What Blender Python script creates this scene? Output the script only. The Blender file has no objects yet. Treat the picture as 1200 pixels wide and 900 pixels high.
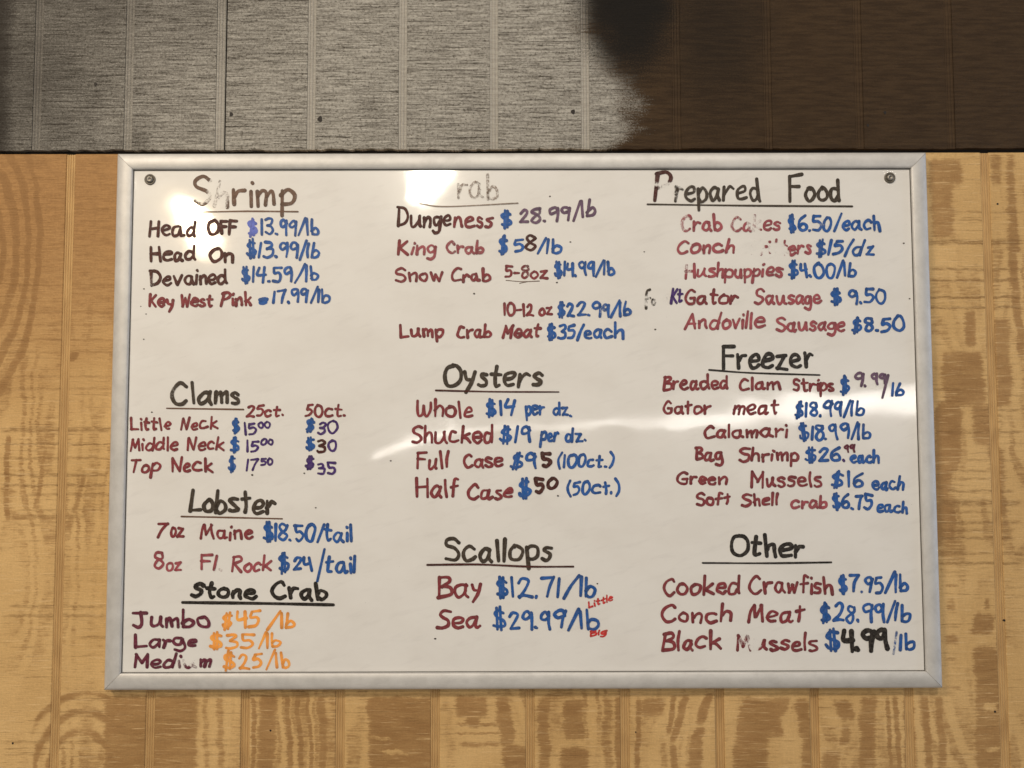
import bpy, bmesh, math, random
from mathutils import Vector, Matrix, Euler

random.seed(7)
S = bpy.context.scene
COL = S.collection

# ------------------------------------------------------------------ camera
FPX = 950.0                                   # focal length in pixels of the 1200 x 900 photograph
CAM = Vector((-0.01308, -0.91100, -0.01408))
PITCH, ROLL, YAW = 0.055372, 0.002189, -0.001346
ROT = (Matrix.Rotation(YAW, 3, 'Z') @ Matrix.Rotation(PITCH, 3, 'X') @ Matrix.Rotation(ROLL, 3, 'Y'))
cd = bpy.data.cameras.new('camera')
cd.sensor_fit = 'HORIZONTAL'; cd.sensor_width = 36.0
cd.lens = 36.0 * FPX / 1200.0
cd.clip_start = 0.01; cd.clip_end = 100
cam = bpy.data.objects.new('camera', cd); COL.objects.link(cam)
cam.matrix_world = Matrix.Translation(CAM) @ (ROT @ Matrix.Rotation(math.pi / 2, 3, 'X')).to_4x4()
S.camera = cam

def ray(px, py):
    return ROT @ Vector(((px - 600) / FPX, 1.0, (450 - py) / FPX))

def on_plane(px, py, y):
    d = ray(px, py)
    return CAM + d * ((y - CAM.y) / d.y)

# ------------------------------------------------------------------ light (an indoor shop: warm lamps, a cool doorway to the right, added fill and glare lights)
W = bpy.data.worlds.new('World'); S.world = W; W.use_nodes = True
bg = W.node_tree.nodes['Background']
bg.inputs[0].default_value = (1.0, 0.95, 0.88, 1); bg.inputs[1].default_value = 0.13
S.view_settings.view_transform = 'Standard'; S.view_settings.look = 'None'
S.view_settings.exposure = 0.0; S.view_settings.gamma = 1.0; S.view_settings.use_curve_mapping = False

BOARD_Y = -0.0095                             # the writing surface

def area(name, loc, target, sx, sy, power, color, shape='RECTANGLE'):
    l = bpy.data.lights.new(name, 'AREA'); l.shape = shape; l.size = sx; l.size_y = sy
    l.energy = power; l.color = color
    o = bpy.data.objects.new(name, l); COL.objects.link(o)
    o.location = loc
    o.rotation_euler = (Vector(target) - Vector(loc)).to_track_quat('-Z', 'Y').to_euler()
    return o

def mirror_lamp(name, pc, pu, pv, dist, radiance, color, shape):
    """A light set out of view where the glossy board mirrors it at photo pixel pc;
    pu and pv are the pixel half axes of its mirror image."""
    def at(p):
        P = on_plane(p[0], p[1], BOARD_Y); d = P - CAM; d = Vector((d.x, -d.y, d.z))
        return P + d * (dist / abs(d.y))
    c = at(pc)
    u = (at((pc[0] + pu[0], pc[1] + pu[1])) - at((pc[0] - pu[0], pc[1] - pu[1])))
    v = (at((pc[0] + pv[0], pc[1] + pv[1])) - at((pc[0] - pv[0], pc[1] - pv[1])))
    l = bpy.data.lights.new(name, 'AREA'); l.shape = shape
    l.size = u.length; l.size_y = v.length; l.color = color
    A = u.length * v.length * (math.pi / 4 if shape == 'ELLIPSE' else 1)
    l.energy = radiance * math.pi * A
    ux = u.normalized(); away = Vector((0, -1, 0))
    vy = (v - ux * v.dot(ux)).normalized()
    z = ux.cross(vy)
    if z.dot(away) < 0: ux = -ux; z = ux.cross(vy)
    m = Matrix((ux, vy, z)).transposed().to_4x4(); m.translation = c
    o = bpy.data.objects.new(name, l); COL.objects.link(o); o.matrix_world = m
    return o

area('ceiling_lamp_key', (-1.6, -1.75, 1.6), (-0.1, 0, -0.2), 0.6, 0.4, 32, (1.0, 0.85, 0.68))
area('ceiling_lamp_far', (0.5, -2.4, 2.3), (0.1, 0, -0.1), 0.3, 0.22, 27, (1.0, 0.91, 0.80))
area('low_fill', (-0.35, -1.25, -1.45), (-0.1, 0, -0.3), 1.4, 0.6, 3.5, (1.0, 0.88, 0.74))  # added warm fill from below, stands for no real lamp
area('doorway_light', (2.4, -0.42, 0.1), (0.45, 0, 0), 0.7, 1.6, 9, (0.55, 0.72, 1.0))
mirror_lamp('bulb', (227, 263), (22, 30), (10.5, -7.5), 1.7, 120, (1.0, 0.80, 0.52), 'ELLIPSE')
mirror_lamp('bulb', (505, 200), (-16, 39), (20, 8), 2.0, 75, (1.0, 0.90, 0.72), 'ELLIPSE')
mirror_lamp('glint_light', (158, 219.5), (2.6, 0), (0, 2.2), 2.6, 60, (1.0, 0.90, 0.75), 'ELLIPSE')  # tiny lights added only to make two glints on the board
mirror_lamp('glint_light', (1045.5, 201.5), (1.1, 0), (0, 2.0), 2.6, 60, (1.0, 0.92, 0.8), 'ELLIPSE')
mirror_lamp('streak_strip', (482, 516), (47, -21), (1.2, 3.4), 2.6, 20, (1.0, 0.93, 0.84), 'RECTANGLE')  # overlapping strips added behind the camera to draw the glare streak
mirror_lamp('streak_strip', (610, 500), (90, 1), (0, 4), 2.6, 8.0, (1.0, 0.93, 0.84), 'RECTANGLE')
mirror_lamp('streak_strip', (800, 494), (145, -4), (0.4, 4.5), 2.6, 10.0, (1.0, 0.95, 0.88), 'RECTANGLE')
mirror_lamp('streak_strip', (935, 483), (160, -13), (0.8, 8), 2.6, 14, (1.0, 0.95, 0.88), 'RECTANGLE')
mirror_lamp('streak_strip', (980, 473), (120, -12), (1.0, 12), 2.6, 10, (1.0, 0.95, 0.88), 'RECTANGLE')

# ------------------------------------------------------------------ node helper
class E:
    nt = None
    def __init__(s, sock): s.s = sock
    @staticmethod
    def m(op, *a, clamp=False):
        n = E.nt.nodes.new('ShaderNodeMath'); n.operation = op; n.use_clamp = clamp
        for i, v in enumerate(a):
            if isinstance(v, E): E.nt.links.new(v.s, n.inputs[i])
            else: n.inputs[i].default_value = v
        return E(n.outputs[0])
    def __add__(s, o): return E.m('ADD', s, o)
    __radd__ = __add__
    def __sub__(s, o): return E.m('SUBTRACT', s, o)
    def __rsub__(s, o): return E.m('SUBTRACT', o, s)
    def __mul__(s, o): return E.m('MULTIPLY', s, o)
    __rmul__ = __mul__
    def abs(s): return E.m('ABSOLUTE', s)
    def max(s, o): return E.m('MAXIMUM', s, o)
    def clamp(s): return E.m('ADD', s, 0.0, clamp=True)
    def step(s, a, b, lo=0.0, hi=1.0):          # smooth step from a to b
        n = E.nt.nodes.new('ShaderNodeMapRange'); n.interpolation_type = 'SMOOTHSTEP'
        E.nt.links.new(s.s, n.inputs[0])
        if a > b: a, b, lo, hi = b, a, hi, lo
        for i, v in enumerate((a, b, lo, hi)): n.inputs[i + 1].default_value = v
        return E(n.outputs[0])

def vec(x, y, z=0.0):
    n = E.nt.nodes.new('ShaderNodeCombineXYZ')
    for i, v in enumerate((x, y, z)):
        if isinstance(v, E): E.nt.links.new(v.s, n.inputs[i])
        else: n.inputs[i].default_value = v
    return E(n.outputs[0])

def noise(v, scale=1.0, detail=2.0, rough=0.5, dist=0.0):
    n = E.nt.nodes.new('ShaderNodeTexNoise'); E.nt.links.new(v.s, n.inputs['Vector'])
    n.inputs['Scale'].default_value = scale; n.inputs['Detail'].default_value = detail
    n.inputs['Roughness'].default_value = rough; n.inputs['Distortion'].default_value = dist
    return E(n.outputs['Fac'])

def mix(f, a, b):
    n = E.nt.nodes.new('ShaderNodeMix'); n.data_type = 'RGBA'
    for i, v in ((0, f), (6, a), (7, b)):
        if isinstance(v, E): E.nt.links.new(v.s, n.inputs[i])
        elif i == 0: n.inputs[0].default_value = v
        else: n.inputs[i].default_value = (*v, 1)
    return E(n.outputs[2])

def scale_col(c, f):
    n = E.nt.nodes.new('ShaderNodeVectorMath'); n.operation = 'SCALE'
    E.nt.links.new(c.s, n.inputs[0]); E.nt.links.new(f.s, n.inputs['Scale'])
    return E(n.outputs[0])

def position_mm():
    g = E.nt.nodes.new('ShaderNodeNewGeometry'); s = E.nt.nodes.new('ShaderNodeSeparateXYZ')
    E.nt.links.new(g.outputs['Position'], s.inputs[0])
    return E(s.outputs[0]) * 1000.0, E(s.outputs[1]) * 1000.0, E(s.outputs[2]) * 1000.0

def new_mat(name):
    m = bpy.data.materials.new(name); m.use_nodes = True
    E.nt = m.node_tree
    return m, m.node_tree.nodes['Principled BSDF']

def link(e, sock): E.nt.links.new(e.s, sock)

def bump(bsdf, h, strength, dist):
    n = E.nt.nodes.new('ShaderNodeBump'); n.inputs['Strength'].default_value = strength
    n.inputs['Distance'].default_value = dist
    link(h, n.inputs['Height']); E.nt.links.new(n.outputs[0], bsdf.inputs['Normal'])

def plain(name, col, rough=0.5, metal=0.0):
    m, b = new_mat(name)
    b.inputs['Base Color'].default_value = (*col, 1); b.inputs['Roughness'].default_value = rough
    b.inputs['Metallic'].default_value = metal
    return m

# ------------------------------------------------------------------ mesh helpers
def obj(name, verts, faces, mat, parent=None, smooth=False):
    me = bpy.data.meshes.new(name); me.from_pydata([tuple(v) for v in verts], [], faces); me.update()
    if mat: me.materials.append(mat)
    if smooth:
        for p in me.polygons: p.use_smooth = True
    o = bpy.data.objects.new(name, me); COL.objects.link(o)
    if parent: o.parent = parent
    return o

def empty(name, loc=(0, 0, 0)):
    o = bpy.data.objects.new(name, None); COL.objects.link(o); o.location = loc; o.empty_display_size = 0.05
    return o

def slab(name, quad, y_front, y_back, bev, mat, parent):
    """A board given by its four front corners (x, z) with slightly rounded front edges."""
    cx = sum(q[0] for q in quad) / 4; cz = sum(q[1] for q in quad) / 4
    def ins(q, d): return (q[0] + (d if q[0] < cx else -d), q[1] + (d if q[1] < cz else -d))
    v = [(*ins(q, bev), 0) for q in quad]
    v = [(a, y_front, b) for a, b, _ in v] + [(q[0], y_front + bev, q[1]) for q in quad] + [(q[0], y_back, q[1]) for q in quad]
    f = [(0, 1, 2, 3)]
    for r in (0, 4):
        for i in range(4):
            j = (i + 1) % 4; f.append((r + i, r + 4 + i, r + 4 + j, r + j))
    return obj(name, v, f, mat, parent)

# ------------------------------------------------------------------ wood of the lower wall
def mm(px, py, y=0.0):
    p = on_plane(px, py, y); return p.x * 1000, p.z * 1000

# dark (+) and pale (-) grain bands of the veneer: x0, y0, x1, y1, half width, strength  (photo pixels)
BANDS = [
    (178, 812, 176, 905, 56, .75), (240, 812, 243, 905, 4, .5), (257, 812, 259, 905, 5, .55), (272, 812, 274, 905, 3, .3),
    (297, 812, 297, 905, 3, .9), (314, 812, 311, 905, 12, .85), (336, 812, 341, 905, 4, .75), (348, 812, 354, 905, 4, .8),
    (360, 812, 366, 905, 3, .7), (377, 812, 379, 905, 6, .8), (391, 812, 394, 905, 4, .5),
    (467, 815, 473, 905, 39, .95), (434, 825, 446, 905, 8, .35), (458, 878, 466, 886, 14, -.7), (440, 862, 452, 868, 12, -.5),
    (553, 814, 553, 842, 20, .9), (554, 838, 554, 853, 9, .9), (560, 846, 560, 851, 28, .55), (560, 857, 560, 861, 28, .5),
    (562, 868, 562, 876, 26, .55), (588, 814, 596, 876, 9, .95), (603, 872, 606, 905, 15, .95), (524, 814, 527, 905, 7, .35),
    (640, 814, 637, 905, 8, .8), (671, 818, 673, 869, 13, .9), (673, 874, 673, 905, 17, .95), (712, 812, 712, 905, 7, .6),
    (726, 812, 726, 905, 6, .85), (749, 816, 746, 905, 4, .8), (767, 816, 762, 842, 16, .75), (757, 840, 750, 852, 8, .5),
    (792, 812, 783, 862, 3.5, .85), (806, 812, 787, 872, 5, .9), (787, 868, 792, 905, 5, .8), (775, 862, 780, 905, 5, .5),
    (831, 812, 819, 852, 6, .95), (819, 850, 814, 905, 8, .95), (899, 816, 884, 905, 29, .9), (940, 816, 946, 905, 9, .85),
    (926, 834, 926, 862, 11, -.8), (920, 858, 918, 905, 22, -.7), (922, 866, 922, 870, 8, .7), (914, 888, 914, 893, 13, .6),
    (866, 816, 868, 905, 3, .2), (985, 818, 996, 846, 12, .75), (994, 846, 986, 876, 7, .7), (976, 876, 974, 905, 13, .7),
    (1019, 814, 1016, 905, 11, .85), (1040, 814, 1044, 905, 3, .75), (1049, 814, 1054, 905, 3.5, .8), (1065, 814, 1066, 905, 7, .85),
    (972, 864, 972, 868, 9, .6), (975, 852, 979, 855, 11, .55), (1083, 814, 1090, 905, 5, .85), (1099, 814, 1106, 905, 6, .7),
    (1132, 780, 1150, 905, 5, .35), (1158, 760, 1158, 905, 17, .7), (1160, 823, 1160, 833, 8, -.8), (1164, 876, 1164, 882, 8, -.6),
    # right of the board
    (1108, 184, 1110, 282, 21, .7), (1128, 214, 1130, 280, 13, -.75), (1186, 176, 1188, 300, 8, .7), (1166, 176, 1168, 220, 9, .6),
    (1191, 180, 1200, 300, 5, -.5), (1184, 284, 1198, 420, 6, .8), (1137, 360, 1138, 410, 8, .8), (1172, 370, 1176, 480, 12, .75),
    (1126, 410, 1132, 480, 26, .75), (1112, 470, 1104, 640, 18, .85), (1150, 470, 1156, 540, 14, .7), (1146, 520, 1150, 585, 12, -.85),
    (1122, 548, 1120, 585, 8, -.6), (1170, 520, 1172, 610, 9, .7), (1112, 610, 1114, 664, 20, .5), (1153, 718, 1153, 746, 13, .95),
    (1155, 756, 1157, 800, 16, .85), (1158, 700, 1158, 716, 4, .6), (1115, 684, 1115, 688, 9, .5), (1115, 700, 1115, 720, 6, .5), (1114, 742, 1114, 756, 10, .7),
    (1116, 770, 1116, 777, 7, .45), (1116, 803, 1116, 809, 12, .5),
    # left of the board
    (20, 176, 34, 205, 34, .5), (8, 510, 8, 612, 3.5, 1.0), (10, 570, 10, 586, 10, .6), (54, 520, 42, 600, 3.5, .65), (26, 600, 26, 610, 18, .5),
    (98, 550, 88, 605, 4, .6), (84, 600, 78, 625, 6, .6), (118, 560, 124, 640, 5, .3), (82, 258, 82, 266, 5, .8), (90, 412, 84, 424, 7, .9),
    (70, 420, 74, 440, 7, .4), (100, 300, 92, 420, 5, .25), (118, 200, 112, 330, 4, .25), (106, 330, 96, 400, 4, .35),
]
# saw marks across the veneer: y, x0, x1, half thickness, strength
SAWS = [
    (192, 0, 140, 1.0, .45), (211, 0, 140, 1.2, .5), (233, 0, 140, 1.1, .6), (246, 0, 140, 1.5, .75), (300, 0, 140, 1.2, .35), (335, 0, 140, 1.5, .6), (338, 90, 140, 3, .4),
    (366, 30, 140, 2.0, .65), (381, 0, 140, 1.3, .5), (399, 0, 140, 1.5, .6), (413, 0, 140, 1.2, .55), (442, 0, 135, 1.2, .5), (456, 0, 130, 2, .45),
    (504, 0, 135, 3.5, .8), (521, 0, 135, 1.2, .9), (537, 0, 130, 1.5, .6), (557, 0, 130, 2.2, .7), (569, 0, 130, 2.0, .75), (580, 30, 130, 2.0, .6), (598, 20, 120, 1.0, .5),
    (606, 10, 105, 2.5, .55), (650, 60, 80, 1.5, .5), (711, 10, 125, 2.2, .6), (722, 0, 125, 2.0, .6), (748, 90, 140, 2, .4), (835, 60, 130, 1.5, .5), (870, 0, 130, 2.0, .5), (884, 0, 60, 1.5, .4),
    (284, 1085, 1200, 4.0, .85), (316, 1085, 1200, 1.8, .8), (329, 1085, 1195, 1.8, .8), (349, 1085, 1195, 1.6, .9), (361, 1085, 1200, 1.6, .9),
    (249, 1118, 1200, 1.6, .55), (258, 1118, 1160, 1.4, .55), (458, 1090, 1132, 1.3, .5), (481, 1140, 1200, 1.4, .7), (488, 1140, 1180, 1.2, .6), (495, 1140, 1180, 1.2, .5), (507, 1095, 1200, 2.0, .7),
    (540, 1130, 1200, 1.6, .5), (552, 1110, 1165, 1.6, .6), (561, 1110, 1165, 1.6, .6), (576, 1110, 1190, 2.0, .7), (590, 1100, 1200, 4.5, .75), (600, 1110, 1185, 1.5, .5),
    (613, 1100, 1200, 2.0, .65), (622, 1100, 1190, 2.2, .55), (631, 1100, 1190, 1.6, .8), (649, 1100, 1200, 2.0, .6), (660, 1100, 1200, 1.8, .75), (671, 1100, 1135, 1.2, .4),
    (815, 285, 1120, 2.0, .35), (845, 140, 230, 1.5, .35), (868, 160, 290, 1.5, .35), (885, 140, 280, 1.5, .3),
]

def wood_lower(name, xr=None):
    m, b = new_mat(name)
    x, y, z = position_mm()
    comb = noise(vec(x * 0.03, z * 0.36), 1, 4, .72)
    wob = noise(vec(x * 0.02, z * 0.035, 5.0), 1, 2)
    fine = noise(vec(x * 0.3, z * 0.9, 3.0), 1, 2)
    xd = x + (comb - .5) * 9.0 + (wob - .5) * 12.0 + (fine - .5) * 4
    xn = x + (comb - .5) * 5.0 + (wob - .5) * 9.0 + (fine - .5) * 3
    zd = z + (noise(vec(x * 0.09, z * 0.01, 9.0), 1, 2) - .5) * 8.0
    teeth = noise(vec(x * .035, z * .50, 11.), 1, 3, .68)
    # slow grain figure of the veneer
    g = noise(vec(xd * 0.018, z * 0.0035, 2.0), 1, 1.0) * 9.0
    tri = (E.m('FRACT', g) - .5).abs() * 2.0
    region = noise(vec(x * 0.006, z * 0.006, 7.0), 1, 2)
    D = tri.step(.25, .75) * (region.step(.35, .65, .16, .50) if xr else region.step(.35, .6, .3, .95))
    if xr:
        if xr[0] < 240:
            # cathedral arcs: swept grain high on the left, an arch at the foot
            for (cx, cy, rx, ry, k, y0, y1, xa, xb, st) in (
                    (-48, 296, 100, 208, 6.5, 160, 512, -20, 74, 1.35), (96, 908, 70, 92, 4.2, 806, 930, 40, 178, .85),
                    (40, 520, 60, 110, 5.0, 500, 622, 0, 130, .22)):
                ax, az = mm(cx, cy); sx = rx * .95; sz = ry * .95
                dx = (x + (comb - .5) * 4.0 + (wob - .5) * 10.0 - ax) * (1 / sx); dz = (z - az) * (1 / sz)
                r = E.m('SQRT', dx * dx + dz * dz)
                ring = E.m('SINE', (r + (noise(vec(x * .02, z * .012, 4.), 1, 1) - .5) * .16) * (2 * math.pi * k)) * .5 + .5
                ring = ring * (noise(vec(x * .03, z * .015, 14.), 1, 2).step(.3, .6, .6, 1.0))
                win = r.step(1.12, 1.0) * r.step(.25, .5)
                xa_, za = mm(xa, y0); xb_, zb = mm(xb, y1)
                win = win * z.step(za + 12, za - 12) * z.step(zb - 8, zb + 8) * x.step(xa_ - 6, xa_ + 6) * x.step(xb_ + 4, xb_ - 4)
                D = D.max(ring * win * st)
            # the top of the sheet is deeper in tone
            _, z1 = mm(60, 300); _, z2 = mm(60, 500)
            D = D.max((z + (wob - .5) * 60).step(z2, z1) * .42)
        pale = None
        for (x0, y0, x1, y1, hw, st) in BANDS:
            if max(x0, x1) + hw < xr[0] - 12 or min(x0, x1) - hw > xr[1] + 12: continue
            ax, az = mm(x0, y0); bx, bz = mm(x1, y1); h = hw * .95
            k = (bx - ax) / (bz - az)
            xc = E.m('MULTIPLY_ADD', z, k, ax - k * az)
            e = min(h * .75, 7.0)
            d = ((xd if hw > 6.5 else xn) - xc).abs().step(h + e * .7, h - e)
            zm = (az + bz) / 2; zh = abs(az - bz) / 2; ez = min(zh * .6, 9)
            w = d * (zd - zm).abs().step(zh + ez * .6, zh - ez) * abs(st)
            if st > 0: D = D.max(w)
            else: pale = w if pale is None else pale.max(w)
        if pale is not None: D = D * (1.0 - pale)
    # the saw teeth broke the latewood up along short level scratches
    hard = (D + (teeth - .5) * 1.15 + (fine - .5) * .3 + (noise(vec(x * .12, z * .16, 31.), 1, 3, .65) - .5) * .7).step(.22, .66)
    D = (hard * .72 + D * .28) * noise(vec(x * .03, z * .12, 33.), 1, 3, .6).step(.3, .65, .78, 1.0)
    saw = None
    ls = noise(vec(x * .05, z * .05, 8.), 1, 3, .6)
    zs = z + (ls - .5) * 6.0
    for (yy, x0, x1, h, st) in (SAWS if xr else []):
        if x1 < xr[0] - 5 or x0 > xr[1] + 5: continue
        ax, az = mm(x0, yy); bx, _ = mm(x1, yy)
        w = (zs - az).abs().step(h * 1.05 + .5, h * .3) * ((x + (comb - .5) * 30 - (ax + bx) / 2).abs().step((bx - ax) / 2 + 3, (bx - ax) / 2 - 8) * st)
        saw = w if saw is None else saw.max(w)
    gs = noise(vec(x * .014, z * .34, 6.), 1, 3, .65).step(.57, .68) * .6
    saw = gs if saw is None else saw.max(gs)
    saw = saw * noise(vec(x * .12, z * .5, 2.), 1, 3, .65).step(.32, .6, .15, 1)
    tone = noise(vec(x * .01, z * .01, 3.), 1, 2)
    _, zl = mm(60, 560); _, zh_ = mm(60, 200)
    top_tone = (z + (wob - .5) * 120).step(zl, zh_) * x.step(mm(420, 500)[0], mm(60, 500)[0]) * .8  # deeper orange-brown towards the upper left
    light = mix(tone.step(.35, .65), (.665, .440, .195), (.590, .378, .158))
    dark = mix(tone.step(.35, .65), (.360, .200, .077), (.308, .168, .062))
    light = mix(top_tone, light, (.400, .222, .086))
    c = mix(D.clamp(), light, dark)
    c = mix(saw.clamp() * .85, c, (.235, .128, .046))
    c = mix(noise(vec(x * .022, z * .42, 21.), 1, 3, .7).step(.57, .68) * .62 * (1.0 - top_tone * 1.1).clamp(), c, (.73, .51, .26))
    c = mix(top_tone * .9, c, mix(D.clamp(), (.400, .215, .080), (.270, .140, .050)))
    fib = noise(vec(x * 1.3, z * .05), 1, 2, .6) * .16 + noise(vec(x * .06, z * 1.0), 1, 3, .65) * .42 + noise(vec(x * .4, z * .5), 1, 3, .7) * .42
    c = scale_col(c, fib + .50)
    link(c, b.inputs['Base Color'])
    b.inputs['Roughness'].default_value = .62; b.inputs['Specular IOR Level'].default_value = .25
    bump(b, fib * 1.0 - saw * .5 + noise(vec(x * .04, z * 1.1, 1.), 1, 2) * .25, .5, .0012)
    return m

def wood_groove(name, dark=False):
    m, b = new_mat(name)
    x, y, z = position_mm()
    f = noise(vec(x * 1.4, z * .02), 1, 2, .6); n = noise(vec(x * .05, z * .03), 1, 2)
    if dark: c = mix(f.step(.3, .7), (.055, .036, .020), (.042, .026, .014))
    else: c = mix((f * .7 + n * .5).step(.35, .8), (.40, .235, .092), (.58, .37, .155))
    link(c, b.inputs['Base Color']); b.inputs['Roughness'].default_value = .7
    bump(b, f, .4, .0008)
    return m

# ------------------------------------------------------------------ the painted upper panel
UP_Y = -0.003
XU_REF_MM = mm(472, 90, UP_Y)[0]
def upper_mat(name, groove=False):
    m, b = new_mat(name)
    x, y, z = position_mm()
    def P(px, py): return mm(px, py, UP_Y)
    saw = noise(vec(x * .026, z * .40, 1.), 1, 5, .78)
    sheet = E.m('FLOOR', (x - (XU_REF_MM)) * (1 / 104.45))
    saw_l = noise(vec(x * .005, z * .42 + sheet * 13.7, 12.), 1, 3, .75)
    saw2 = noise(vec(x * .05, z * .9, 4.), 1, 3, .7)
    pit = noise(vec(x * .28, z * .34, 2.), 1, 4, .7)
    pit2 = noise(vec(x * .34, z * .42, 8.), 1, 4, .75)
    mott = noise(vec(x * .02, z * .03, 6.), 1, 3)
    spray = noise(vec(x * .55, z * .6, 3.), 1, 4, .8)
    # stained wood below the paint
    wood = mix(noise(vec(x * .03, z * .25, 2.), 1, 3, .6).step(.35, .65), (.066, .040, .020), (.044, .026, .013))
    # grey paint, thin over the saw marks
    lit = (saw * .9 + saw2 * .35 + pit * .45)
    paint = mix(lit.step(.70, 1.02), (.205, .192, .168), (.520, .500, .455))
    if not groove:
        deep = (saw * .70 + pit2 * .30).step(.445, .395).max((saw_l * .8 + pit2 * .2).step(.425, .385) * pit.step(.38, .52, .35, 1.0)).max((saw_l * .85 + pit2 * .15).step(.575, .605) * .55 * saw2.step(.4, .55))
        paint = mix(deep * .95, paint, (.06, .052, .042))
        pits = pit2.step(.435, .375).max(pit.step(.38, .32))
        paint = mix(pits * .75, paint, (.07, .058, .044))
    else:
        paint = mix(saw2.step(.3, .7), (.31, .292, .26), (.43, .412, .375))
    # extent of the grey coat: x of its edge against height (pixels)
    edge = None
    pts = [(0, 684), (40, 692), (70, 708), (95, 733), (120, 744), (146, 741), (158, 733), (168, 718), (176, 708)]
    n = E.nt.nodes.new('ShaderNodeFloatCurve')
    _, zt = P(700, -40); _, zb = P(700, 180)
    link((z - zb) * (1 / (zt - zb)), n.inputs[1])
    cv = n.mapping.curves[0]
    X0 = P(600, 90)[0]; XS = P(800, 90)[0] - X0
    q = sorted([((P(px, py)[1] - zb) / (zt - zb), (P(px, py)[0] - X0) / XS) for py, px in pts])
    q = [(0.0, q[0][1])] + q + [(1.0, q[-1][1])]
    while len(cv.points) < len(q): cv.points.new(0.5, 0.5)
    for p_, (a, bb) in zip(cv.points, q): p_.location = (a, bb)
    n.mapping.update()
    ex = E(n.outputs[0]) * XS + X0
    d = x - ex + (spray - .5) * 95 + (saw - .5) * 75 + (mott - .5) * 70
    cover = d.step(14, -19)
    # black overspray: a cloud on the edge of the grey; the panel also darkens towards the far left
    def cloud(cx, cy, rx, ry, lo, hi):
        a, c_ = P(cx, cy)
        dx = (x - a) * (1 / rx); dz = (z - c_) * (1 / ry)
        r = E.m('SQRT', dx * dx + dz * dz) + (spray - .5) * 1.5 + (mott - .5) * .5
        return r.step(hi, lo)
    black = cloud(740, -12, 64, 110, .5, 1.22).max(cloud(838, 20, 60, 120, .2, 1.5) * .55)
    lx = P(20, 90)[0]
    left = (x + (spray - .5) * 40 + (mott - .5) * 20).step(lx + 34, lx - 20)
    a0 = P(50, -20)
    veil = cloud(40, -30, 330, 170, .0, 1.3) * .75
    c = mix(cover, wood, paint)
    c = mix((left * .93).max(veil).max(cloud(10, 80, 230, 240, .0, 1.2) * .75), c, (.024, .019, .015))
    c = mix(black * .95, c, (.009, .008, .007))
    c = scale_col(c, spray * .6 + noise(vec(x * .35, z * .35), 1, 2) * .3 + .55)
    link(c, b.inputs['Base Color'])
    b.inputs['Roughness'].default_value = .75; b.inputs['Specular IOR Level'].default_value = .2
    bump(b, lit * .8 + pit2 * .5, .9 if not groove else .25, .0022)
    return m

# ------------------------------------------------------------------ build the walls
PITCH_X = 0.10445; GW = 0.0098
M_GR = wood_groove('wood_groove'); M_GEN = wood_lower('wood_generic')
M_UP = upper_mat('painted_wood'); M_UPG = upper_mat('painted_groove', True)
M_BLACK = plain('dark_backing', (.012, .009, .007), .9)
wall = empty('wall', (0, 0, 0)); wall['kind'] = 'structure'
wall['label'] = 'golden brown grooved plywood wall behind and below the whiteboard'
upper = empty('upper_wall', (0, 0, 0)); upper['kind'] = 'structure'
upper['label'] = 'grey painted grooved plywood panel with black overspray above the whiteboard'

Z_TOP = on_plane(60, 180.5, 0).z; Z_BOT = -1.0
X_REF = on_plane(287, 855, 0).x                   # a groove seen right below the board
U_BOT = on_plane(600, 174.5, UP_Y).z; U_TOP = 1.0
XU_REF = on_plane(472, 90, UP_Y).x

def ridges(name, x0, x1, z0, z1, y, mat, parent, n=4):
    """The floor of a groove: n shallow ridges left by the cutter."""
    v, f = [], []
    xs = []
    for i in range(n):
        w = (x1 - x0) / n
        xs += [(x0 + w * i, y + .0007), (x0 + w * (i + .3), y), (x0 + w * (i + .75), y)]
    xs.append((x1, y + .0007))
    for (a, b_) in xs: v += [(a, b_, z0), (a, b_, z1)]
    for i in range(len(xs) - 1): f.append((2 * i, 2 * i + 2, 2 * i + 3, 2 * i + 1))
    nv = len(v); v += [(x0, .0036, z0), (x1, .0036, z0)]
    f.append(tuple([nv] + [2 * i for i in range(len(xs))] + [nv + 1]))
    return obj(name, v, f, mat, parent)

def px_of(x, z, y=0):
    d = ROT.transposed() @ (Vector((x, y, z)) - CAM)
    return 600 + FPX * d.x / d.y

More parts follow.
